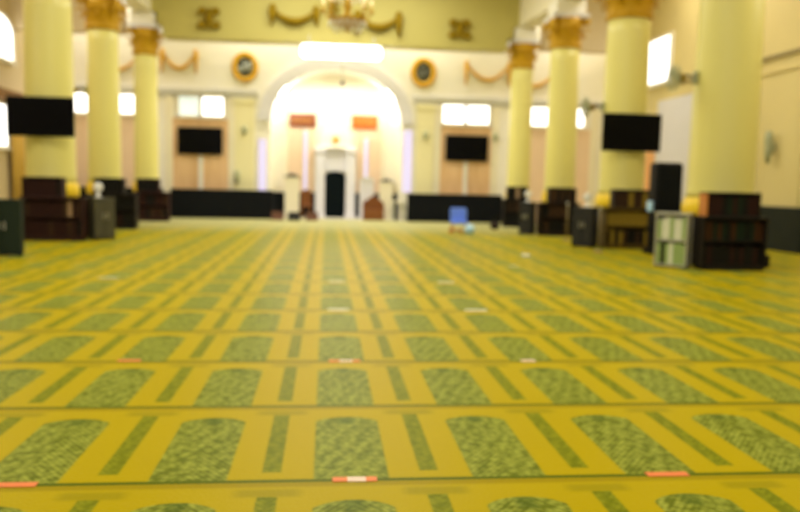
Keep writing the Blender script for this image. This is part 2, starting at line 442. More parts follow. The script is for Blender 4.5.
# ------------------------------------------------------------------ columns
COLTXT = dict(
    R1='the widest column', R2='the television column by the loudspeaker',
    R3='the third column of the loudspeaker side', R4='the beam-end column behind the blue chair',
    L1='the television column near the gold curtain', L2='the middle column of the curtain side',
    L3='the beam-end column of the curtain side')
COLLAB = dict(
    R1='widest lemon yellow column, beside the cable trunking on the tan wall',
    R2='lemon yellow column carrying a black television, beside the tall black loudspeaker',
    R3='lemon yellow column with whole gold capital, third along the loudspeaker side',
    R4='slim far yellow column under the beam end, behind the blue chair',
    L1='yellow column carrying a black television, near the gold curtain',
    L2='yellow column with gold capital, middle one of the curtain side',
    L3='slim far yellow column under the beam end of the curtain side')
def column(key):
    cx, cy, r = COLS[key]
    t = thing('column', COLLAB[key], 'column', (cx, cy, 0), 0, 'yellow columns with gold capitals', 'thing')
    k = r/.5
    bm = B(); box(bm, -r*1.14, -r*1.14, .001, r*1.14, r*1.14, .25, .02)
    lathe(bm, [(r*1.10, .25), (r*1.12, .32), (r*1.12, .45), (r*1.09, .55), (r*1.09, .955)]); obj('foot', bm, 'wblack', t)
    bm = B(); lathe(bm, [(r*1.09, .955), (r*1.14, 1.04), (r*1.14, 1.16), (r*1.08, 1.26), (r*1.05, 1.3)])
    obj('base', bm, 'plinth', t)
    zt = 5.62
    bm = B()
    lathe(bm, [(r*1.03, 1.3), (r*1.01, 1.42), (r, 1.7)] + [(r*(1-.07*(q/10)**1.6), 1.7+(zt-1.7)*q/10) for q in range(1, 11)], 56)
    obj('shaft', bm, 'col', t)
    rt = r*.93
    bm = B(); lathe(bm, [(rt, zt-.07), (rt*1.10, zt-.05), (rt*1.13, zt), (rt*1.10, zt+.05), (rt, zt+.07)], 48); obj('neck_ring', bm, 'gold', t)
    # capital: bell, two tiers of curling leaves, four corner volutes
    bm = B(); h = .72
    lathe(bm, [(rt*.98, zt+.07), (rt*1.0, zt+.3), (rt*1.08, zt+.55), (rt*1.28, zt+h+.07)], 40)
    def leaf(ang, z0, hh, r0, flare, w):
        n = 7; L = []
        for q in range(n+1):
            s = q/n
            rr = r0 + flare*(s**2.2); zz = z0 + hh*(s if s < .86 else .86-(s-.86)*.9)
            ww = w*(1-.55*s**3)*(.9+.2*math.sin(s*PI))
            rowv = []
            for j in (-1, -.5, 0, .5, 1):
                a2 = ang + j*ww/rr
                rowv.append(bm.verts.new(((rr+.03*(1-j*j))*math.cos(a2), (rr+.03*(1-j*j))*math.sin(a2), zz)))
            L.append(rowv)
        for A, Bq in zip(L, L[1:]):
            for j in range(4): bm.faces.new((A[j], A[j+1], Bq[j+1], Bq[j]))
        tipz = L[-1]
        ball(bm, tipz[2].co - Vector((0, 0, .01)), .045*k, (1, 1, .8), 8)
    for q in range(8): leaf(2*PI*q/8, zt+.07, .34, rt*1.0, .15*k, .16*k)
    for q in range(8): leaf(2*PI*(q+.5)/8, zt+.07, .56, rt*1.02, .22*k, .15*k)
    for q in range(4):
        a = PI/4 + q*PI/2; e = Vector((math.cos(a), math.sin(a), 0))
        cen = e*rt*1.55 + Vector((0, 0, zt+h-.06))
        pts = [e*rt*1.05 + Vector((0, 0, zt+.38)), e*rt*1.2 + Vector((0, 0, zt+.58))]
        for s in range(15):
            th = PI*.75 - s*PI*2.1/14*1.0; rr = .12*k*(1-.055*s)
            pts.append(cen + e*math.cos(th)*rr + Vector((0, 0, math.sin(th)*rr)))
        tube(bm, pts, [.045*k]*len(pts), 8)
    obj('capital', bm, 'gold', t)
    bm = B(); zz = zt+h+.07; w = rt*1.5
    pts = []
    for q in range(4):
        a = PI/4 + q*PI/2; b = a + PI/2
        A = Vector((math.cos(a), math.sin(a), 0))*w*1.16; Bv = Vector((math.cos(b), math.sin(b), 0))*w*1.16
        for s in range(8):
            p = A.lerp(Bv, s/8); mid = 1 - .18*math.sin(PI*s/8); pts.append((p.x*mid, p.y*mid))
    a = [bm.verts.new((x, y, zz)) for x, y in pts]; b = [bm.verts.new((x*1.06, y*1.06, zz+.12)) for x, y in pts]
    n = len(pts); bm.faces.new(list(reversed(a))); bm.faces.new(b)
    for q in range(n): bm.faces.new((a[q], a[(q+1) % n], b[(q+1) % n], b[q]))
    obj('abacus', bm, 'lilac', t)
    bm = B(); box(bm, -rt*1.05, -rt*1.05, zz+.12, rt*1.05, rt*1.05, 6.94, .03); obj('impost_block', bm, 'white', t)
    return t
for kcol in COLS: column(kcol)

# ------------------------------------------------------------------ bookshelves, racks, books
def book_mesh(name, m):
    bm = B(); w, d, h = .062, .20, .27
    box(bm, -w/2, -d/2, 0, -w/2+.006, d/2, h); box(bm, w/2-.006, -d/2, 0, w/2, d/2, h)
    vs = box(bm, -w/2, -d/2-.004, 0, w/2, -d/2+.006, h, .002)
    box(bm, -w/2+.006, -d/2+.006, .006, w/2-.006, d/2-.008, h-.006, mi=1)
    return mesh(bm, name, [m, 'bk_white'])
BK = {k: book_mesh('book_'+k, 'bk_'+k) for k in ('red', 'brown', 'black', 'green', 'gold', 'tan', 'orange', 'lime', 'white')}
BKTXT = dict(red='dark red', brown='brown', black='black', green='dark green', gold='golden brown', tan='pale tan', orange='orange brown', lime='light green', white='white')
def books(base, ox, oy, oz, width, n, pal, where, group, hs=1.0):
    """a row of upright books on a board; base is the thing whose frame is used"""
    step = width/n; mw = base.matrix_basis
    for q in range(n):
        c = random.choice(pal)
        o = bpy.data.objects.new('book', BK[c]); C.objects.link(o)
        p = Matrix.Translation(base.location) @ Matrix.Rotation(base.rotation_euler.z, 4, 'Z') @ Vector((ox - width/2 + step*(q+.5), oy, oz))
        o.location = p; o.rotation_euler.z = base.rotation_euler.z
        o.scale = (step*.94/.062, 1, hs*random.uniform(.9, 1.05))
        tag(o, '%s book %s' % (BKTXT[c], where), 'book', group)

def bookshelf(key, x0, x1, yf, m, pal, n=12, hgt=.98):
    w = x1-x0; d = .35
    t = thing('bookshelf', 'low %s bookshelf standing before %s' % ({'wred': 'dark red-brown', 'wblack': 'black-brown', 'wgold': 'golden brown', 'wdark': 'dark brown'}[m], COLTXT[key]),
              'bookshelf', ((x0+x1)/2, yf, 0), 0, 'low bookshelves around the columns')
    for a in (-w/2, w/2-.04):
        bm = B(); box(bm, a, 0, .08, a+.04, d, hgt-.04, .005); obj('side_panel', bm, m, t)
    bm = B(); box(bm, -w/2+.04, d-.02, .08, w/2-.04, d, hgt-.04); obj('back_panel', bm, m, t)
    bm = B(); box(bm, -w/2-.03, -.03, hgt-.04, w/2+.03, d, hgt, .008); obj('top_board', bm, m, t)
    bm = B(); box(bm, -w/2+.02, .02, 0, w/2-.02, d-.02, .08); obj('plinth', bm, m, t)
    for z in (.08, .52):
        bm = B(); box(bm, -w/2+.04, .015, z, w/2-.04, d-.02, z+.03); obj('shelf', bm, m, t)
    for z, rn in ((.11, 'lower'), (.55, 'upper')):
        books(t, 0, .17, z+.0015, w-.09, n, pal[rn], 'in %s row, shelves before %s' % (rn, COLTXT[key]), 'books in the %s row at %s' % (rn, COLTXT[key]), 1.25)
    return t
def book_rack(key, x0, x1, yf, z, m, pal, n=9, hgt=.44, side=None):
    w = x1-x0; d = .28
    t = thing('book_rack', '%s book rack sitting on the bookshelf before %s' % ('orange-sided dark' if side else 'small dark', COLTXT[key]),
              'book rack', ((x0+x1)/2, yf, z), 0, 'book racks on top of the bookshelves')
    bm = B(); box(bm, w/2-.03, 0, 0, w/2, d, hgt-.03); obj('side_panel', bm, m, t)
    bm = B(); box(bm, -w/2, 0, 0, -w/2+.03, d, hgt-.03); o = obj('side_panel', bm, side or m, t)
    if side: o['label'] = 'orange wood side panel'
    bm = B(); box(bm, -w/2+.03, d-.02, 0, w/2-.03, d, hgt-.03); obj('back_panel', bm, m, t)
    bm = B(); box(bm, -w/2, -.01, hgt-.03, w/2, d, hgt, .005); obj('top_board', bm, m, t)
    bm = B(); box(bm, -w/2+.03, .01, 0, w/2-.03, d-.02, .025); obj('shelf', bm, m, t)
    books(t, 0, .13, .0265, w-.07, n, pal, 'in the rack on top, before %s' % COLTXT[key], 'books in the rack at %s' % COLTXT[key], 1.3)
    return t
DK = ['black', 'black', 'red', 'brown']
PAL = dict(
    R1=dict(lower=['black', 'black', 'black', 'red'], upper=['orange', 'orange', 'black', 'green', 'green'], rack=['black', 'black', 'red', 'green']),
    R2=dict(lower=['gold', 'gold', 'brown', 'black'], upper=['gold', 'gold', 'brown'], rack=['gold', 'brown', 'brown']),
    R3=dict(lower=['black', 'black', 'brown'], upper=['black', 'brown'], rack=['brown', 'black']),
    R4=dict(lower=['black', 'black'], upper=['black', 'brown'], rack=['black', 'black', 'tan']),
    L1=dict(lower=['red', 'red', 'red', 'brown', 'black'], upper=['red', 'red', 'brown', 'tan'], rack=['red', 'black', 'red']),
    L2=dict(lower=['black', 'red'], upper=['black', 'black', 'red'], rack=['black', 'black']),
    L3=dict(lower=['red', 'black', 'brown'], upper=['brown', 'red', 'black'], rack=['black', 'black', 'brown']))
SH = dict(  # bookshelf x0, x1, front y, wood ; rack x0, x1 ; numbers of books
    R1=(6.79, 8.02, 13.11, 'wblack', 6.86, 7.90, 13, 10), R2=(6.67, 8.02, 17.60, 'wgold', 6.88, 7.98, 12, 9),
    R3=(6.24, 7.42, 21.75, 'wdark', 6.52, 7.34, 9, 7), R4=(6.18, 7.06, 26.0, 'wblack', 6.32, 7.02, 7, 5),
    L1=(-6.72, -5.40, 17.60, 'wred', -6.72, -5.86, 12, 8), L2=(-6.40, -5.28, 21.85, 'wblack', -6.52, -5.62, 9, 7),
    L3=(-6.30, -5.22, 26.05, 'wred', -6.28, -5.55, 7, 5))
for k, (x0, x1, yf, m, a, b, n1, n2) in SH.items():
    bookshelf(k, x0, x1, yf, m, PAL[k], n1)
    a = max(a, x0-.02); b = min(b, x1+.02)
    book_rack(k, a, b, yf+.08, .981, m if m != 'wgold' else 'wdark', PAL[k]['rack'], n2, .44, 'worange' if k == 'R1' else None)

def corner_cabinet(key, x, y, rz, w, m, lab, hgt=.98, open_front=False):
    d = .28
    t = thing('corner_cabinet', lab, 'cabinet', (x, y, 0), rz, 'cabinets angled beside the columns')
    bm = B(); box(bm, -w/2, 0, .06, -w/2+.03, d, hgt-.03); box(bm, w/2-.03, 0, .06, w/2, d, hgt-.03)
    box(bm, -w/2+.03, d-.02, .06, w/2-.03, d, hgt-.03); box(bm, -w/2, 0, .03, w/2, d, .06)
    obj('body', bm, m, t)
    bm = B(); box(bm, -w/2-.02, -.02, hgt-.03, w/2+.02, d, hgt, .006); obj('top_board', bm, m, t)
    for sx in (-1, 1):
        for yy in (.03, d-.03):
            bm = B(); box(bm, sx*(w/2-.04)-.02, yy-.02, 0, sx*(w/2-.04)+.02, yy+.02, .03); obj('foot', bm, 'bezel', t)
    if open_front:
        bm = B(); box(bm, -w/2+.03, .01, .50, w/2-.03, d-.02, .525); obj('shelf', bm, m, t)
        books(t, 0, .13, .0615, w-.07, 7, ['lime', 'white', 'lime', 'black'], 'in lower tier of silver cabinet beside ' + COLTXT[key], 'books in the silver cabinet lower tier', 1.5)
        books(t, 0, .13, .5265, w-.07, 7, ['white', 'lime', 'white', 'lime'], 'in upper tier of silver cabinet beside ' + COLTXT[key], 'books in the silver cabinet upper tier', 1.45)
    else:
        for s in (-1, 1):
            bm = B(); a, b = sorted((s*.006, s*(w/2-.006))); box(bm, a, -.018, .07, b, 0, hgt-.04, .004); dr = obj('door', bm, m, t)
            bm = B(); box(bm, s*.05-.012, -.05, .48, s*.05+.012, -.018, .62, .004); obj('handle', bm, 'metal', dr)
    return t
Q = PI/4
corner_cabinet('R1', 6.40, 13.56, -Q, .60, 'silver', 'silver-framed open cabinet of green and white books beside the widest column', 1.02, True)
corner_cabinet('R2', 6.18, 17.86, -Q, .52, 'dgrey', 'dark grey corner cabinet beside ' + COLTXT['R2'])
corner_cabinet('R3', 5.90, 22.12, -Q, .40, 'dgrey', 'dark grey corner cabinet beside ' + COLTXT['R3'])
corner_cabinet('L1', -5.06, 18.07, Q, .52, 'ggrey', 'beige-grey corner cabinet beside ' + COLTXT['L1'])
corner_cabinet('L0', -5.72, 14.1, Q*.25, .62, 'gcab', 'dark green-grey steel cabinet standing alone on carpet, nearest and cut off', 1.02)

def table_fan(x, y, z, label):
    t = thing('table_fan', label, 'fan', (x, y, z), 0, 'small white round fans on the cabinets')
    bm = B(); lathe(bm, [(.09, 0), (.09, .015), (.03, .03), (.02, .14)], 20); obj('base', bm, 'whitep', t)
    bm = B()
    vs = ball(bm, (0, 0, 0), .11, (1, .3, 1), 20); xf(vs, Matrix.Translation((0, 0, .23)))
    obj('fan_guard', bm, 'whitep', t)
    bm = B(); ball(bm, (0, .05, .23), .045, (1, 1.4, 1), 12); obj('motor_housing', bm, 'whitep', t)
table_fan(6.32, 17.96, .982, 'small white round fan on cabinet beside ' + COLTXT['R2'])
table_fan(6.0, 22.22, .981, 'small white round fan on cabinet beside ' + COLTXT['R3'])
table_fan(-5.22, 18.16, .981, 'small white round fan on cabinet beside ' + COLTXT['L1'])

# ------------------------------------------------------------------ televisions
def tv(x, y, z, w, h, label, tilt=0.0, wall=None):
    t = thing('television', label, 'television', (x, y, z), 0, 'black flat televisions')
    t.rotation_euler.x = tilt
    bm = B(); box(bm, -w/2, 0, -h/2, w/2, .06, h/2, .012); box(bm, -w/2+.2, .06, -h/2+.12, w/2-.2, .09, h/2-.12, .01); obj('housing', bm, 'bezel', t)
    bm = B(); box(bm, -w/2+.02, -.006, -h/2+.03, w/2-.02, 0, h/2-.02); obj('screen', bm, 'tv', t)
    bm = B(); box(bm, -.15, .09, -.15, .15, wall or .16, .15, .01); obj('mount', bm, 'bezel', t)
    return t
tv(-6.36, 17.86, 2.76, 1.46, .88, 'black television mounted on the column near the gold curtain', 0, .19)
tv(7.32, 17.88, 2.79, 1.46, .90, 'black television mounted on the column beside the tall loudspeaker', 0, .165)
tv(-4.72, 29.35, 2.86, 1.66, 1.00, 'black television on peach wall panel under the partly shaded window', 0, .185)
tv(5.42, 29.35, 2.85, 1.68, 1.00, 'black television on peach wall panel above the blue chair', 0, .185)
for x, lab in ((-4.72, 'white cable trunking below the television under the partly shaded window'), (5.42, 'white cable trunking below the wall television above the blue chair')):
    bm = B(); box(bm, x-.075, YB-.10, .002, x+.075, YB-.055, 2.33, .01); tag(obj('cable_trunking', bm, 'whitep'), lab, 'trunking', 'white trunking below wall televisions')

# ------------------------------------------------------------------ gold relief ornaments
def swag(xa, xb, ztop, sag, y, label, m, drop=.5, rad=.07, group=None):
    w = xb-xa
    t = thing('hanging_swag', label, 'ornament', ((xa+xb)/2, y, ztop), 0, group)
    bm = B(); pts = []; rd = []
    for q in range(25):
        s = q/24; pts.append((-w/2+w*s, -rad*1.5, -.12-sag*(1-(2*s-1)**2))); rd.append(rad*(.45+.75*math.sin(PI*s))*(1+.18*math.cos(q*PI)))
    tube(bm, pts, rd, 8); obj('garland', bm, m, t)
    for s in (-1, 1):
        bm = B()
        tube(bm, [(s*w/2, -rad*1.5, 0), (s*w/2+s*.03, -rad*1.5, -.15), (s*w/2+s*.015, -rad*1.5, -drop*.6), (s*w/2+s*.04, -rad*1.5, -drop)], [rad*.6, rad*1.3, rad*1.0, rad*.35], 8)
        ball(bm, (s*w/2, -rad*1.5, -.06), rad*1.3, (1, .7, 1), 10)
        obj('tassel_drop', bm, m, t)
swag(-6.10, -4.90, 6.22, .58, YB, 'thin gold swag on white wall beside the beam-end column, curtain side', 'lgold', .9, .065, 'gold swags on the back wall')
swag(5.36, 7.02, 6.20, .58, YB, 'thin gold swag on white wall above the wall television by the blue chair', 'lgold', .95, .065, 'gold swags on the back wall')
swag(-8.6, -7.0, 6.0, .5, YB, 'gold swag on the aisle wall behind the middle column, curtain side', 'lgold', .7, .06, 'gold swags on the back wall')
swag(7.35, 8.8, 6.0, .55, YB, 'gold swag on the aisle wall seen between two columns', 'lgold', .7, .06, 'gold swags on the back wall')
swag(-1.85, -.40, 7.28, .36, 26.6, 'dark gold swag on the olive beam between square ornament and chandelier', 'dgold', .62, .10, 'gold swags on the beam')
swag(1.00, 2.40, 7.20, .36, 26.6, 'dark gold swag on the olive beam partly behind the chandelier', 'dgold', .80, .10, 'gold swags on the beam')
def cartouche(x, z, w, h, y, label):
    t = thing('gold_ornament', label, 'ornament', (x, y-.08, z), 0, 'gold ornaments on the beam')
    bm = B(); lathe(bm, [(w*.20, 0), (w*.20, .05), (w*.12, .10), (.02, .13)], 24)
    xf(bm.verts[:], Matrix.Rotation(PI/2, 4, 'X')); obj('centre_boss', bm, 'dgold', t)  # raised boss at the ornament's centre, standing off the beam
    for sx in (-1, 1):
        for sz in (-1, 1):
            bm = B(); pts = []
            for q in range(18):
                th = q/17*PI*1.7; rr = w*.17*(1-.03*q)
                pts.append((sx*(w*.30 - rr*math.cos(th)), -.04, sz*(h*.28 + rr*math.sin(th)*.9)))
            tube(bm, pts, w*.075, 8)
            ball(bm, (sx*w*.30, -.03, sz*h*.28), w*.13, (1, .4, 1), 12)
            obj('scroll', bm, 'dgold', t)
    bm = B()
    for s in (-1, 1):
        tube(bm, [(0, -.04, s*h*.12), (w*.05, -.05, s*h*.3), (0, -.04, s*h*.48)], [w*.10, w*.14, w*.03], 8)
        tube(bm, [(s*w*.12, -.04, -h*.42), (s*w*.4, -.05, -h*.40), (s*w*.55, -.04, -h*.34)], [w*.05, w*.09, w*.03], 8)
    obj('leaf_spray', bm, 'dgold', t)
cartouche(-3.95, 6.80, .74, .70, 26.6, 'square dark gold ornament on the olive beam above the peach panel swag')
cartouche(4.52, 6.78, .78, .62, 26.6, 'square dark gold ornament on the olive beam above the plain dark medallion')
cartouche(.20, 7.36, .40, .40, 26.6, 'small dark gold ornament on the olive beam behind the chandelier')
def medallion(x, z, label, gem, script):
    t = thing('medallion', label, 'medallion', (x, YB-.005, z), 0, 'oval medallions on the back wall')
    a, b = .40, .47
    bm = B(); pts = [(a*math.cos(2*PI*q/40), -.06, b*math.sin(2*PI*q/40)) for q in range(40)]
    rings = []
    for p in pts:
        d = Vector((p[0], 0, p[2])).normalized()
        rings.append([bm.verts.new(Vector(p) + d*.10*math.cos(2*PI*k/10) + Vector((0, .06*math.sin(2*PI*k/10), 0))) for k in range(10)])
    for q in range(40):
        A, Bq = rings[q], rings[(q+1) % 40]
        for k in range(10):
            f = bm.faces.new((A[k], A[(k+1) % 10], Bq[(k+1) % 10], Bq[k])); f.smooth = True
    obj('frame', bm, 'lgold', t)
    bm = B(); prism(bm, [(a*.9*math.cos(2*PI*q/40), b*.9*math.sin(2*PI*q/40)) for q in range(40)], -.05, 0); obj('panel', bm, gem, t)
    bm = B()
    for st in script: tube(bm, [(px, -.06, pz) for px, pz in st], .035, 8)
    obj('calligraphy', bm, 'script' if gem == 'medal' and x < 0 else 'scriptd', t)
alif = [[(.22, .22), (.22, 0), (.20, -.2)], [(.10, .18), (.10, -.10), (.04, -.16)], [(-.02, .15), (-.03, -.08), (-.12, -.16), (-.22, -.10), (-.24, .0), (-.16, .02), (-.13, -.12)], [(.02, .26), (-.04, .22), (-.10, .27)]]
mim = [[(.24, .02), (.17, .10), (.10, .02), (.14, -.06), (.0, -.08), (-.04, .06), (-.12, .14)], [(.0, -.08), (-.12, -.10), (-.18, .0), (-.12, -.16), (-.22, -.22)], [(.1, .24), (.0, .27), (-.08, .24)]]
medallion(-3.08, 5.66, 'oval gold-framed medallion with pale script, on the curtain side of the arch', 'medal', alif)
medallion(3.68, 5.70, 'oval gold-framed medallion with dark panel, above the swag side of the arch', 'medal', mim)

# ------------------------------------------------------------------ board, pendant, spotlights
def rrect(a, b, c):
    P = []
    for sx, sz, a0 in ((1, 1, 0), (-1, 1, PI/2), (-1, -1, PI), (1, -1, 1.5*PI)):
        P += [(sx*(a-c)+c*math.cos(a0+PI/2*q/6), sz*(b-c)+c*math.sin(a0+PI/2*q/6)) for q in range(7)]
    return P
t = thing('light_board', 'long glowing white board hanging under the olive beam over the arch', 'light', (.47, 26.35, 5.825))
bm = B(); box(bm, -1.39, 0, -.25, 1.39, .14, .25, .06); obj('housing', bm, 'whitep', t)
bm = B(); prism(bm, rrect(1.37, .235, .16), -.02, 0); obj('diffuser', bm, 'led', t)
for sx in (-1.1, 1.1):
    bm = B(); box(bm, sx-.02, .14, -.05, sx+.02, .245, .55, .005); obj('bracket', bm, 'metal', t)
t = thing('hanging_sensor', 'small dark fitting hanging on a cord below the glowing board', 'fitting', (.52, 26.42, 5.565))
bm = B(); tube(bm, [(0, 0, 0), (0, 0, -.75)], .012, 6); obj('cord', bm, 'metal', t)
bm = B(); lathe(bm, [(.02, -.30), (.055, -.27), (.055, -.10), (.02, -.07)], 14); obj('collar', bm, 'grey', t)
bm = B(); ball(bm, (0, 0, -.78), .075, (1, 1, 1.1), 14); obj('end_weight', bm, 'dgrey', t)
for s, x, z, lab in ((-1, -1.66, 4.86, 'bright spotlight on the curtain side of the arch soffit'), (1, 2.42, 4.80, 'bright spotlight on the other side of arch soffit, towards the plain medallion')):
    t = thing('spotlight', lab, 'light', (x, 29.48, z), 0, 'spotlights inside the great arch')
    t.rotation_euler.y = -s*.55
    bm = B(); box(bm, -.13, .0, -.24, .13, .12, .24, .02); obj('housing', bm, 'whitep', t)
    bm = B(); box(bm, -.11, -.015, -.22, .11, 0, .22, .004); obj('lens', bm, 'spot', t)

# ------------------------------------------------------------------ mihrab
t = thing('mihrab', 'white-framed mihrab with black niche and gold emblem under the great arch', 'mihrab', (XC, YA-.05, .001))
for x0, x1 in ((-.80, -.42), (.42, .80)):
    bm = B(); box(bm, x0, -.30, .12, x1, 0, 2.72, .02); box(bm, x0-.04, -.34, 2.60, x1+.04, 0, 2.76, .02); box(bm, x0-.03, -.33, 0, x1+.03, 0, .14, .02)
    obj('pilaster', bm, 'lilac', t)
bm = B(); pts = [(-.42, 0), (.42, 0), (.42, 1.66)] + [(.42*math.cos(PI*q/16), 1.66+.2*math.sin(PI*q/16)) for q in range(1, 16)] + [(-.42, 1.66)]
prism(bm, pts, -.12, -.02); obj('niche', bm, 'mihd', t)
bm = B(); box(bm, -.42, -.09, 1.86, .42, 0, 2.72, .01); obj('tympanum', bm, 'lilac', t)
bm = B(); box(bm, -.84, -.26, 2.76, .84, 0, 2.86, .02)
prism(bm, [(-.62, 2.86), (.62, 2.86), (.62, 3.25)] + [(.62*math.cos(PI*q/16), 3.25+.45*math.sin(PI*q/16)) for q in range(1, 16)] + [(-.62, 3.25)], -.16, 0); obj('arched_head', bm, 'white', t)
bm = B(); pts = []
for q in range(16):
    rr = .16 if q % 2 else .10; pts.append((rr*math.cos(2*PI*q/16), 3.12+rr*math.sin(2*PI*q/16)))
prism(bm, pts, -.21, -.16); obj('emblem', bm, 'lgold', t)
for x, m, lab in ((-.96, 'plaq1', 'red-brown inscribed plaque above the slit window nearer the cream stand'), (1.53, 'plaq2', 'bright orange plaque above the shorter slit window')):
    t = thing('plaque', lab, 'plaque', (x, YA-.04, 3.86), 0, 'two plaques inside the arch')
    bm = B(); box(bm, -.52, -.05, -.27, .52, 0, .27, .02); obj('board', bm, m, t)
    bm = B()
    for q in range(5):
        xx = -.34+q*.16; tube(bm, [(xx, -.055, .10), (xx+.04, -.055, -.06), (xx-.05, -.055, -.10), (xx-.10, -.055, -.02)], .018, 6)
    obj('inscription', bm, 'lgold', t)

# ------------------------------------------------------------------ things in the alcove
def lectern(x, y, w, h, m, top, label, name='lectern'):
    t = thing(name, label, 'lectern', (x, y, .001), 0, 'stands around the mihrab')
    bm = B(); vs = box(bm, -w/2, -.2, .06, w/2, .2, h-.12, .015); obj('body', bm, m, t)
    bm = B(); box(bm, -w/2-.04, -.24, 0, w/2+.04, .24, .06, .01); obj('base', bm, m, t)
    bm = B(); box(bm, -w/2-.03, -.24, h-.12, w/2+.03, .24, h-.08, .008); obj('reading_top', bm, top, t)
    bm = B(); box(bm, -w*.27, -.14, h-.08, w*.27, .10, h, .015); obj('book_rest', bm, top if top != 'lilac' else 'grey', t)
    return t
lectern(-1.32, 30.2, .56, 1.72, 'cream', 'ggrey', 'tall cream stand with a dark top, between arch jamb and brown chair')
lectern(1.62, 30.45, .56, 1.66, 'lilac', 'grey', 'tall white stand with a grey top, behind the brown minbar seat')
lectern(2.36, 30.1, .50, 1.60, 'cream', 'ggrey', 'cream stand between brown minbar seat and alcove side window')
t = thing('chair', 'narrow brown wooden chair between cream stand and mihrab', 'chair', (-.76, 29.95, .001))
for sx in (-1, 1):
    for yy in (-.17, .17):
        bm = B(); box(bm, sx*.17-.02, yy-.02, 0, sx*.17+.02, yy+.02, .45); obj('leg', bm, 'wmid', t)
bm = B(); box(bm, -.2, -.2, .45, .2, .2, .50, .01); obj('seat', bm, 'wmid', t)
bm = B(); prism(bm, [(-.19, .5), (.19, .5), (.19, .98)] + [(.19*math.cos(PI*q/12), .98+.14*math.sin(PI*q/12)) for q in range(1, 12)] + [(-.19, .98)], .15, .19); obj('backrest', bm, 'wmid', t)
t = thing('minbar_seat', 'wide low brown wooden seat with shaped back, in front of white stand', 'seat', (1.84, 29.5, .001))
bm = B(); box(bm, -.40, -.2, 0, .40, .2, .42, .02); obj('base', bm, 'wmid', t)
bm = B(); prism(bm, [(-.42, .42), (.42, .42), (.38, .72), (.2, .80), (.08, .92), (-.08, .92), (-.2, .80), (-.38, .72)], .12, .18); obj('backrest', bm, 'wmid', t)
for s in (-1, 1):
    bm = B(); box(bm, s*.38-.03, -.18, .42, s*.38+.03, .12, .60, .01); obj('armrest', bm, 'wmid', t)
t = thing('side_table', 'pale low table at the partition end, beside the alcove side window', 'table', (2.82, 29.3, .001))
bm = B(); box(bm, -.25, -.2, .72, .25, .2, .76, .01); obj('tabletop', bm, 'cream', t)
for sx in (-1, 1):
    for sy in (-1, 1):
        bm = B(); box(bm, sx*.22-.02, sy*.17-.02, 0, sx*.22+.02, sy*.17+.02, .72); obj('leg', bm, 'silver', t)
def low_rest(x, y, label, m):
    t = thing('book_stand', label, 'book stand', (x, y, .009), .1, 'low stands on the carpet before the arch')
    for s in (-1, 1):
        bm = B(); box(bm, -.22, -.012, 0, .22, .012, .34, .004); xf(bm.verts[:], Matrix.Translation((0, -s*.09, 0)) @ Matrix.Rotation(-s*.5, 4, 'X')); obj('leaf_board', bm, m, t)
low_rest(-1.75, 28.2, 'low dull red folding book stand on carpet at the partition end', 'rustcl')
low_rest(-1.15, 28.0, 'low dark folding book stand on carpet before the cream stand', 'dgrey')
low_rest(-.50, 28.2, 'low dull red folding book stand on carpet before the brown chair', 'rustcl')

# ------------------------------------------------------------------ blue chair and ball
t = thing('chair', 'small blue padded chair on the carpet before the long black partition', 'chair', (4.03, 22.75, .006))
bm = B(); box(bm, -.255, .10, .26, .255, .19, .73, .045); obj('backrest', bm, 'blue', t)
bm = B(); box(bm, -.24, -.24, .26, .24, .16, .34, .03); obj('seat', bm, 'blue', t)
for sx in (-1, 1):
    for sy in (-.18, .12):
        bm = B(); tube(bm, [(sx*.2, sy, .27), (sx*.22, sy*1.1, 0)], .016, 8); obj('leg', bm, 'worange', t)
bm = B(); ball(bm, (0, 0, 0), .15, (1, 1, 1), 24)
tag(obj('ball', bm, 'lblue', None, (4.22, 22.0, .151)), 'shiny light blue ball on the carpet beside the blue chair', 'ball')
t = thing('low_bench', 'low orange-brown footrest in front of the blue chair', 'footrest', (3.84, 22.2, .001))
bm = B(); box(bm, -.20, -.1, .10, .20, .1, .14, .01); obj('top_board', bm, 'worange', t)
for s in (-1, 1):
    bm = B(); box(bm, s*.17-.015, -.09, 0, s*.17+.015, .09, .10); obj('leg', bm, 'worange', t)
bm = B(); lathe(bm, [(.06, 0), (.15, .05), (.17, .14), (.12, .22), (.05, .25)], 20)
tag(obj('pouch', bm, 'wdark', None, (5.55, 24.6, 0)), 'small dark rounded bag on carpet before the partition, beside the beam-end column shelves', 'bag')

# ------------------------------------------------------------------ loudspeaker and pole
t = thing('loudspeaker', 'tall black rounded loudspeaker between the television column and widest column', 'loudspeaker', (7.54, 16.35, .001))
bm = B(); box(bm, -.31, -.2, .12, .31, .25, 2.04, .08); obj('cabinet', bm, 'bezel', t)
bm = B(); box(bm, -.27, -.22, .30, .27, -.2, 1.94, .01); obj('grille', bm, 'black', t)
bm = B(); box(bm, -.36, -.25, 0, .36, .28, .12, .02); obj('base', bm, 'bezel', t)
for s in (-1, 1):
    bm = B(); box(bm, s*.34-.035, -.10, .95, s*.34+.035, .12, 1.18, .02); o = obj('handle', bm, 'lblue', t); o['label'] = 'pale blue side handle'
def barrier(x, y, label):
    t = thing('pole_stand', label, 'stand', (x, y, 0), 0, 'thin poles on the carpet')
    bm = B(); lathe(bm, [(.12, .001), (.12, .02), (.03, .05)], 24); obj('base', bm, 'cable', t)
    bm = B(); tube(bm, [(0, 0, .04), (0, 0, .98)], .016, 10); obj('pole', bm, 'cable', t)
    bm = B(); ball(bm, (0, 0, 1.0), .035, (1, 1, 1), 12); obj('finial', bm, 'metal', t)
barrier(6.50, 20.0, 'thin pole stand on carpet before the bookshelf of the third loudspeaker-side column')
barrier(6.15, 16.6, 'thin pole stand on carpet before golden brown bookshelf of the loudspeaker television column')

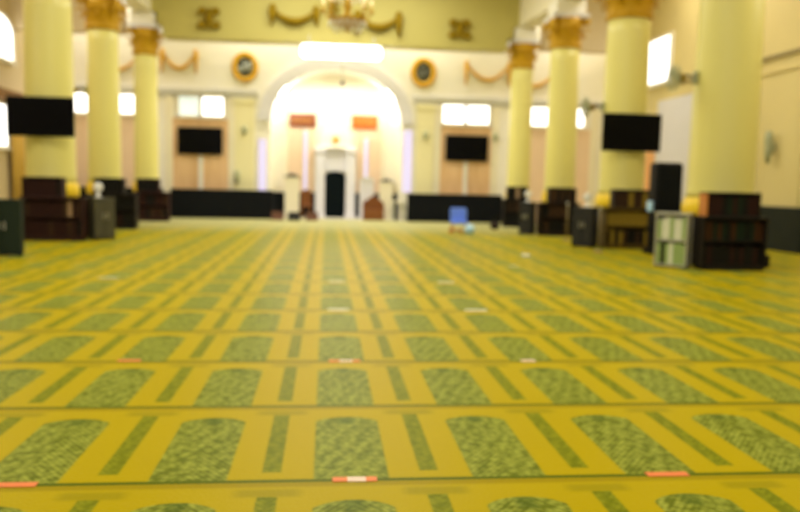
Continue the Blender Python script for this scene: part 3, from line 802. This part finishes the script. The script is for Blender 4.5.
# ------------------------------------------------------------------ wall fans
def wall_fan(x, y, z, rz, label):
    t = thing('oscillating_fan', label, 'fan', (x, y, z), rz, 'fans on the columns')
    bm = B(); box(bm, -.06, -.03, -.12, .06, .03, .12, .01); obj('mount', bm, 'fanw', t)
    bm = B(); tube(bm, [(0, -.02, 0), (0, -.18, .05), (0, -.28, .0)], .025, 8); obj('arm', bm, 'dgrey', t)
    bm = B(); ball(bm, (0, -.30, -.02), .09, (1, 1.3, 1), 14); obj('motor', bm, 'dgold', t)
    bm = B()
    for rr, yy in ((.24, -.40), (.24, -.46), (.16, -.49), (.08, -.50), (.16, -.36)):
        pts = [(rr*math.cos(2*PI*q/24), yy, -.02+rr*math.sin(2*PI*q/24)) for q in range(25)]; tube(bm, pts, .007, 5)
    for q in range(16):
        a = 2*PI*q/16; tube(bm, [(.05*math.cos(a), -.50, -.02+.05*math.sin(a)), (.24*math.cos(a), -.45, -.02+.24*math.sin(a)), (.24*math.cos(a), -.40, -.02+.24*math.sin(a)), (.08*math.cos(a), -.35, -.02+.08*math.sin(a))], .005, 4)
    obj('guard', bm, 'fanw', t)
    bm = B()
    for q in range(3):
        a = 2*PI*q/3; vs = box(bm, .03, -.004, -.07, .21, .004, .07)
        xf(vs, Matrix.Translation((0, -.43, -.02)) @ Matrix.Rotation(a, 4, 'Y') @ Matrix.Rotation(.4, 4, 'X'))
    obj('blade', bm, 'fanw', t)
wall_fan(COLS['R1'][0]-.655, 14.4, 3.62, -PI/2, 'grey-green wall fan on the widest column')
wall_fan(COLS['R2'][0]-.58, 18.6, 3.45, -PI/2, 'grey-green wall fan on the column beside the loudspeaker')
wall_fan(COLS['L2'][0]-.50, 22.8, 3.9, -PI/2, 'grey-green wall fan on the middle column of the curtain side')
# wall sconces on the pilasters
def sconce(x, y, z, label, rz=0, h=.3):
    t = thing('sconce', label, 'lamp', (x, y, z), rz, 'small unlit wall lamps')
    bm = B(); box(bm, -.06, -.05, -.12, .06, 0, .12, .01); obj('back_plate', bm, 'fanw', t)
    bm = B(); lathe(bm, [(.05, -h/2), (.09, -h*.2), (.11, h*.3), (.07, h/2)], 16, 0, -.15); obj('shade', bm, 'fanw', t)
    bm = B(); tube(bm, [(0, -.04, -.08), (0, -.10, -.12), (0, -.15, -h/2)], .014, 6); obj('arm', bm, 'dgold', t)
sconce(-3.08, YB-.1, 3.3, 'small lamp high on the pale pilaster under the script medallion')
sconce(-3.35, YB-.1, 1.55, 'small lamp low on the pale pilaster under the script medallion', 0, .5)
sconce(3.80, YB-.1, 3.3, 'small lamp on the pale pilaster under the dark-panel medallion')
sconce(6.55, YB-.08, 3.3, 'small lamp on the wall between wall television and beam-end column')
sconce(XR-.05, 18.2, 2.55, 'slim lamp on the tan wall above black dado beside widest column', -PI/2, .8)

# ------------------------------------------------------------------ curtain at the far left
t = thing('curtain', 'gold curtain hanging beside the bright window under a brown pelmet', 'curtain', (XL+.12, 26.75, .001))
bm = B(); n = 40; A = []; Bq = []
for q in range(n+1):
    yy = -.55+1.1*q/n; xx = .05+.05*math.sin(q*1.25)
    A.append((xx, yy)); Bq.append((xx+.015, yy))
for P, z0, z1 in ((A, .05, 3.78),):
    lo = [bm.verts.new((x, y, z0)) for x, y in A]; hi = [bm.verts.new((x, y, z1)) for x, y in A]
    lo2 = [bm.verts.new((x, y, z0)) for x, y in Bq]; hi2 = [bm.verts.new((x, y, z1)) for x, y in Bq]
    for q in range(n):
        for f in ((lo[q], hi[q], hi[q+1], lo[q+1]), (lo2[q], lo2[q+1], hi2[q+1], hi2[q]), (hi[q], hi2[q], hi2[q+1], hi[q+1]), (lo[q], lo[q+1], lo2[q+1], lo2[q])):
            bm.faces.new(f).smooth = True
    bm.faces.new((lo[0], lo2[0], hi2[0], hi[0])); bm.faces.new((lo[n], hi[n], hi2[n], lo2[n]))
obj('drape', bm, 'curtain', t)
bm = B(); box(bm, -.11, -1.9, 3.80, .20, .65, 4.15, .02); obj('pelmet', bm, 'brown', t)

# ------------------------------------------------------------------ chandelier
t = thing('chandelier', 'gold chandelier with glass drops hanging before the olive beam', 'chandelier', (.42, 17.0, 0))
zb = 4.72
bm = B(); tube(bm, [(0, 0, 5.75), (0, 0, ZC)], .02, 8); obj('chain', bm, 'gold', t)
bm = B(); lathe(bm, [(.02, zb), (.06, zb+.02), (.10, zb+.08), (.26, zb+.14), (.38, zb+.22), (.40, zb+.26), (.30, zb+.28), (.12, zb+.30), (.06, zb+.4), (.09, zb+.55), (.05, zb+.7), (.04, zb+1.03)], 32); obj('stem_and_bowl', bm, 'gold', t)
for q in range(8):
    a = 2*PI*q/8; e = Vector((math.cos(a), math.sin(a), 0))
    bm = B(); pts = [e*.08+Vector((0, 0, zb+.34)), e*.25+Vector((0, 0, zb+.24)), e*.42+Vector((0, 0, zb+.26)), e*.52+Vector((0, 0, zb+.40))]
    tube(bm, pts, .02, 8); lathe(bm, [(.03, zb+.40), (.07, zb+.43), (.07, zb+.45), (.02, zb+.47), (.02, zb+.56)], 12, e.x*.52, e.y*.52); ar = obj('arm', bm, 'gold', t)
    bm = B(); lathe(bm, [(.015, zb+.56), (.03, zb+.60), (.02, zb+.66), (.004, zb+.70)], 10, e.x*.52, e.y*.52); obj('bulb', bm, 'bulb', ar)
bm = B()
for rr, zz, n in ((.40, zb+.20, 20), (.28, zb+.10, 14), (.30, zb+.95, 16), (.34, zb+.78, 16)):
    for q in range(n):
        a = 2*PI*q/n
        lathe(bm, [(.004, zz-.14), (.024, zz-.09), (.018, zz-.02), (.003, zz)], 6, rr*math.cos(a), rr*math.sin(a), smooth=False)
o = obj('glass_drops', bm, 'crystal', t); o['kind'] = 'stuff'
bm = B()
for rr, zz in ((.30, zb+.96), (.34, zb+.79)):
    tube(bm, [(rr*math.cos(2*PI*q/32), rr*math.sin(2*PI*q/32), zz) for q in range(33)], .012, 6)
for q in range(4):
    a = q*PI/2; tube(bm, [(0, 0, zb+1.02), (.30*math.cos(a), .30*math.sin(a), zb+.96), (.34*math.cos(a), .34*math.sin(a), zb+.79)], .01, 6)
obj('drop_ring', bm, 'gold', t)

# ------------------------------------------------------------------ tape markers on the carpet lines
def marker(x, y, style, label, w=.22):
    t = thing('floor_marker', label, 'marker', (x, y, 0), 0, 'tape markers on the carpet lines')
    d = .055
    bm = B()
    if style == 'mixed':
        box(bm, -w/2, -d/2, .0005, -w/6, d/2, .004); box(bm, w/4, -d/2, .0005, w/2, d/2, .004); obj('tape_end', bm, 'orange', t)
        bm = B(); box(bm, -w/6, -d/2, .0005, w/4, d/2, .004); obj('tape_middle', bm, 'pinkw', t)
    else:
        box(bm, -w/2, -d/2, .0005, w/2, d/2, .004); obj('tape', bm, style, t)
marker(.16, 3.64, 'mixed', 'orange tape marker with pale middle on the nearest dark carpet line')
marker(-1.46, 3.64, 'orange', 'plain orange tape marker on nearest carpet line, curtain side and cut off')
marker(1.77, 3.64, 'orange', 'plain orange tape marker on nearest carpet line, loudspeaker side')
marker(.17, 6.14, 'mixed', 'orange and pale tape marker on third carpet line, in line with mihrab', .26)
marker(1.71, 6.14, 'pinkw', 'pale pink tape marker on third carpet line, loudspeaker side', .12)
marker(-1.55, 6.16, 'orange', 'orange tape marker on third carpet line, curtain side', .18)
marker(.16, 8.66, 'whtape', 'white tape marker on fifth carpet line, in line with mihrab', .24)
marker(1.765, 8.66, 'whtape', 'white tape marker on fifth carpet line, loudspeaker side', .26)
marker(.17, 11.14, 'whtape', 'white tape marker on seventh carpet line, in line with mihrab', .22)
marker(1.80, 11.14, 'whtape', 'white tape marker on seventh carpet line, loudspeaker side', .24)
marker(-3.12, 11.3, 'whtape', 'white tape marker on seventh carpet line, curtain side', .26)
marker(3.42, 13.5, 'whtape', 'white tape marker on ninth carpet line, before the pole stand', .16)
bm = B(); box(bm, -.06, -.08, .001, .06, .08, .045, .015); xf(bm.verts[:], Matrix.Rotation(.5, 4, 'Z'))
tag(obj('cap', bm, 'whtape', None, (4.16, 15.4, 0)), 'small white folded cloth lying on carpet towards the pole stand', 'cloth')

# ------------------------------------------------------------------ lights, world, camera
w = bpy.data.worlds.new('World'); sc.world = w; w.use_nodes = True
bg = w.node_tree.nodes['Background']; bg.inputs['Color'].default_value = (1, .97, .9, 1); bg.inputs['Strength'].default_value = .9
def area(name, loc, sx, sy, e, col=(1, .965, .83), rot=(0, 0, 0)):
    l = bpy.data.lights.new(name, 'AREA'); l.shape = 'RECTANGLE'; l.size = sx; l.size_y = sy; l.energy = e; l.color = col
    o = bpy.data.objects.new(name, l); C.objects.link(o); o.location = loc; o.rotation_euler = rot
    return o
for y, e in ((3, 470), (10, 510), (17, 560), (23.5, 640)):
    area('nave_fill', (XC, y, 8.5), 7, 3, e)  # unseen area lights added under the ceiling to light the nave
for y in (12, 21):
    area('aisle_fill', (-8.6, y, 8.4), 2, 5, 260, (1, .93, .82)); area('aisle_fill', (9.4, y, 8.4), 2, 5, 260, (1, .93, .82))  # unseen area lights added over both aisles, no fixtures modelled
area('qibla_fill', (XC, 28.4, 8.5), 9, 1.2, 420, (1, .97, .92))  # unseen area light added behind the beam to whiten the back wall
area('qibla_aisle_fill', (-8.4, 28.4, 8.4), 3, 1.0, 110); area('qibla_aisle_fill', (9.2, 28.4, 8.4), 3, 1.0, 110)  # further unseen lights added for the aisle ends of the back wall
area('alcove_fill', (XC, 29.85, 5.4), 2.0, .5, 140, (1, .96, .88))  # unseen area light added to blow out the alcove

for sx in (-1.45, 2.2):
    l = bpy.data.lights.new('spotlight_beam', 'POINT'); l.energy = 70; l.shadow_soft_size = .06; l.color = (1, .96, .88)
    o = bpy.data.objects.new('spotlight_beam', l); C.objects.link(o); o.location = (sx, 29.95, 4.55)

cam = bpy.data.cameras.new('Camera'); co = bpy.data.objects.new('Camera', cam); C.objects.link(co)
cam.sensor_width = 36; cam.lens = 760*36/800; cam.clip_end = 200
R = Matrix(((.99510, -.01242, -.09812), (-.09645, .09775, -.99053), (.02189, .99513, .09607)))
co.matrix_world = Matrix.Translation((0, 0, 1.468)) @ R.to_4x4()
cam.dof.use_dof = True; cam.dof.focus_distance = 2.05; cam.dof.aperture_fstop = 1.75
sc.camera = co
sc.view_settings.view_transform = 'Standard'; sc.view_settings.look = 'None'
sc.view_settings.gamma = 1; sc.view_settings.use_curve_mapping = False
sc.view_settings.exposure = -0.35
sc.cycles.use_denoising = True
sc.cycles.max_bounces = 8; sc.cycles.diffuse_bounces = 5
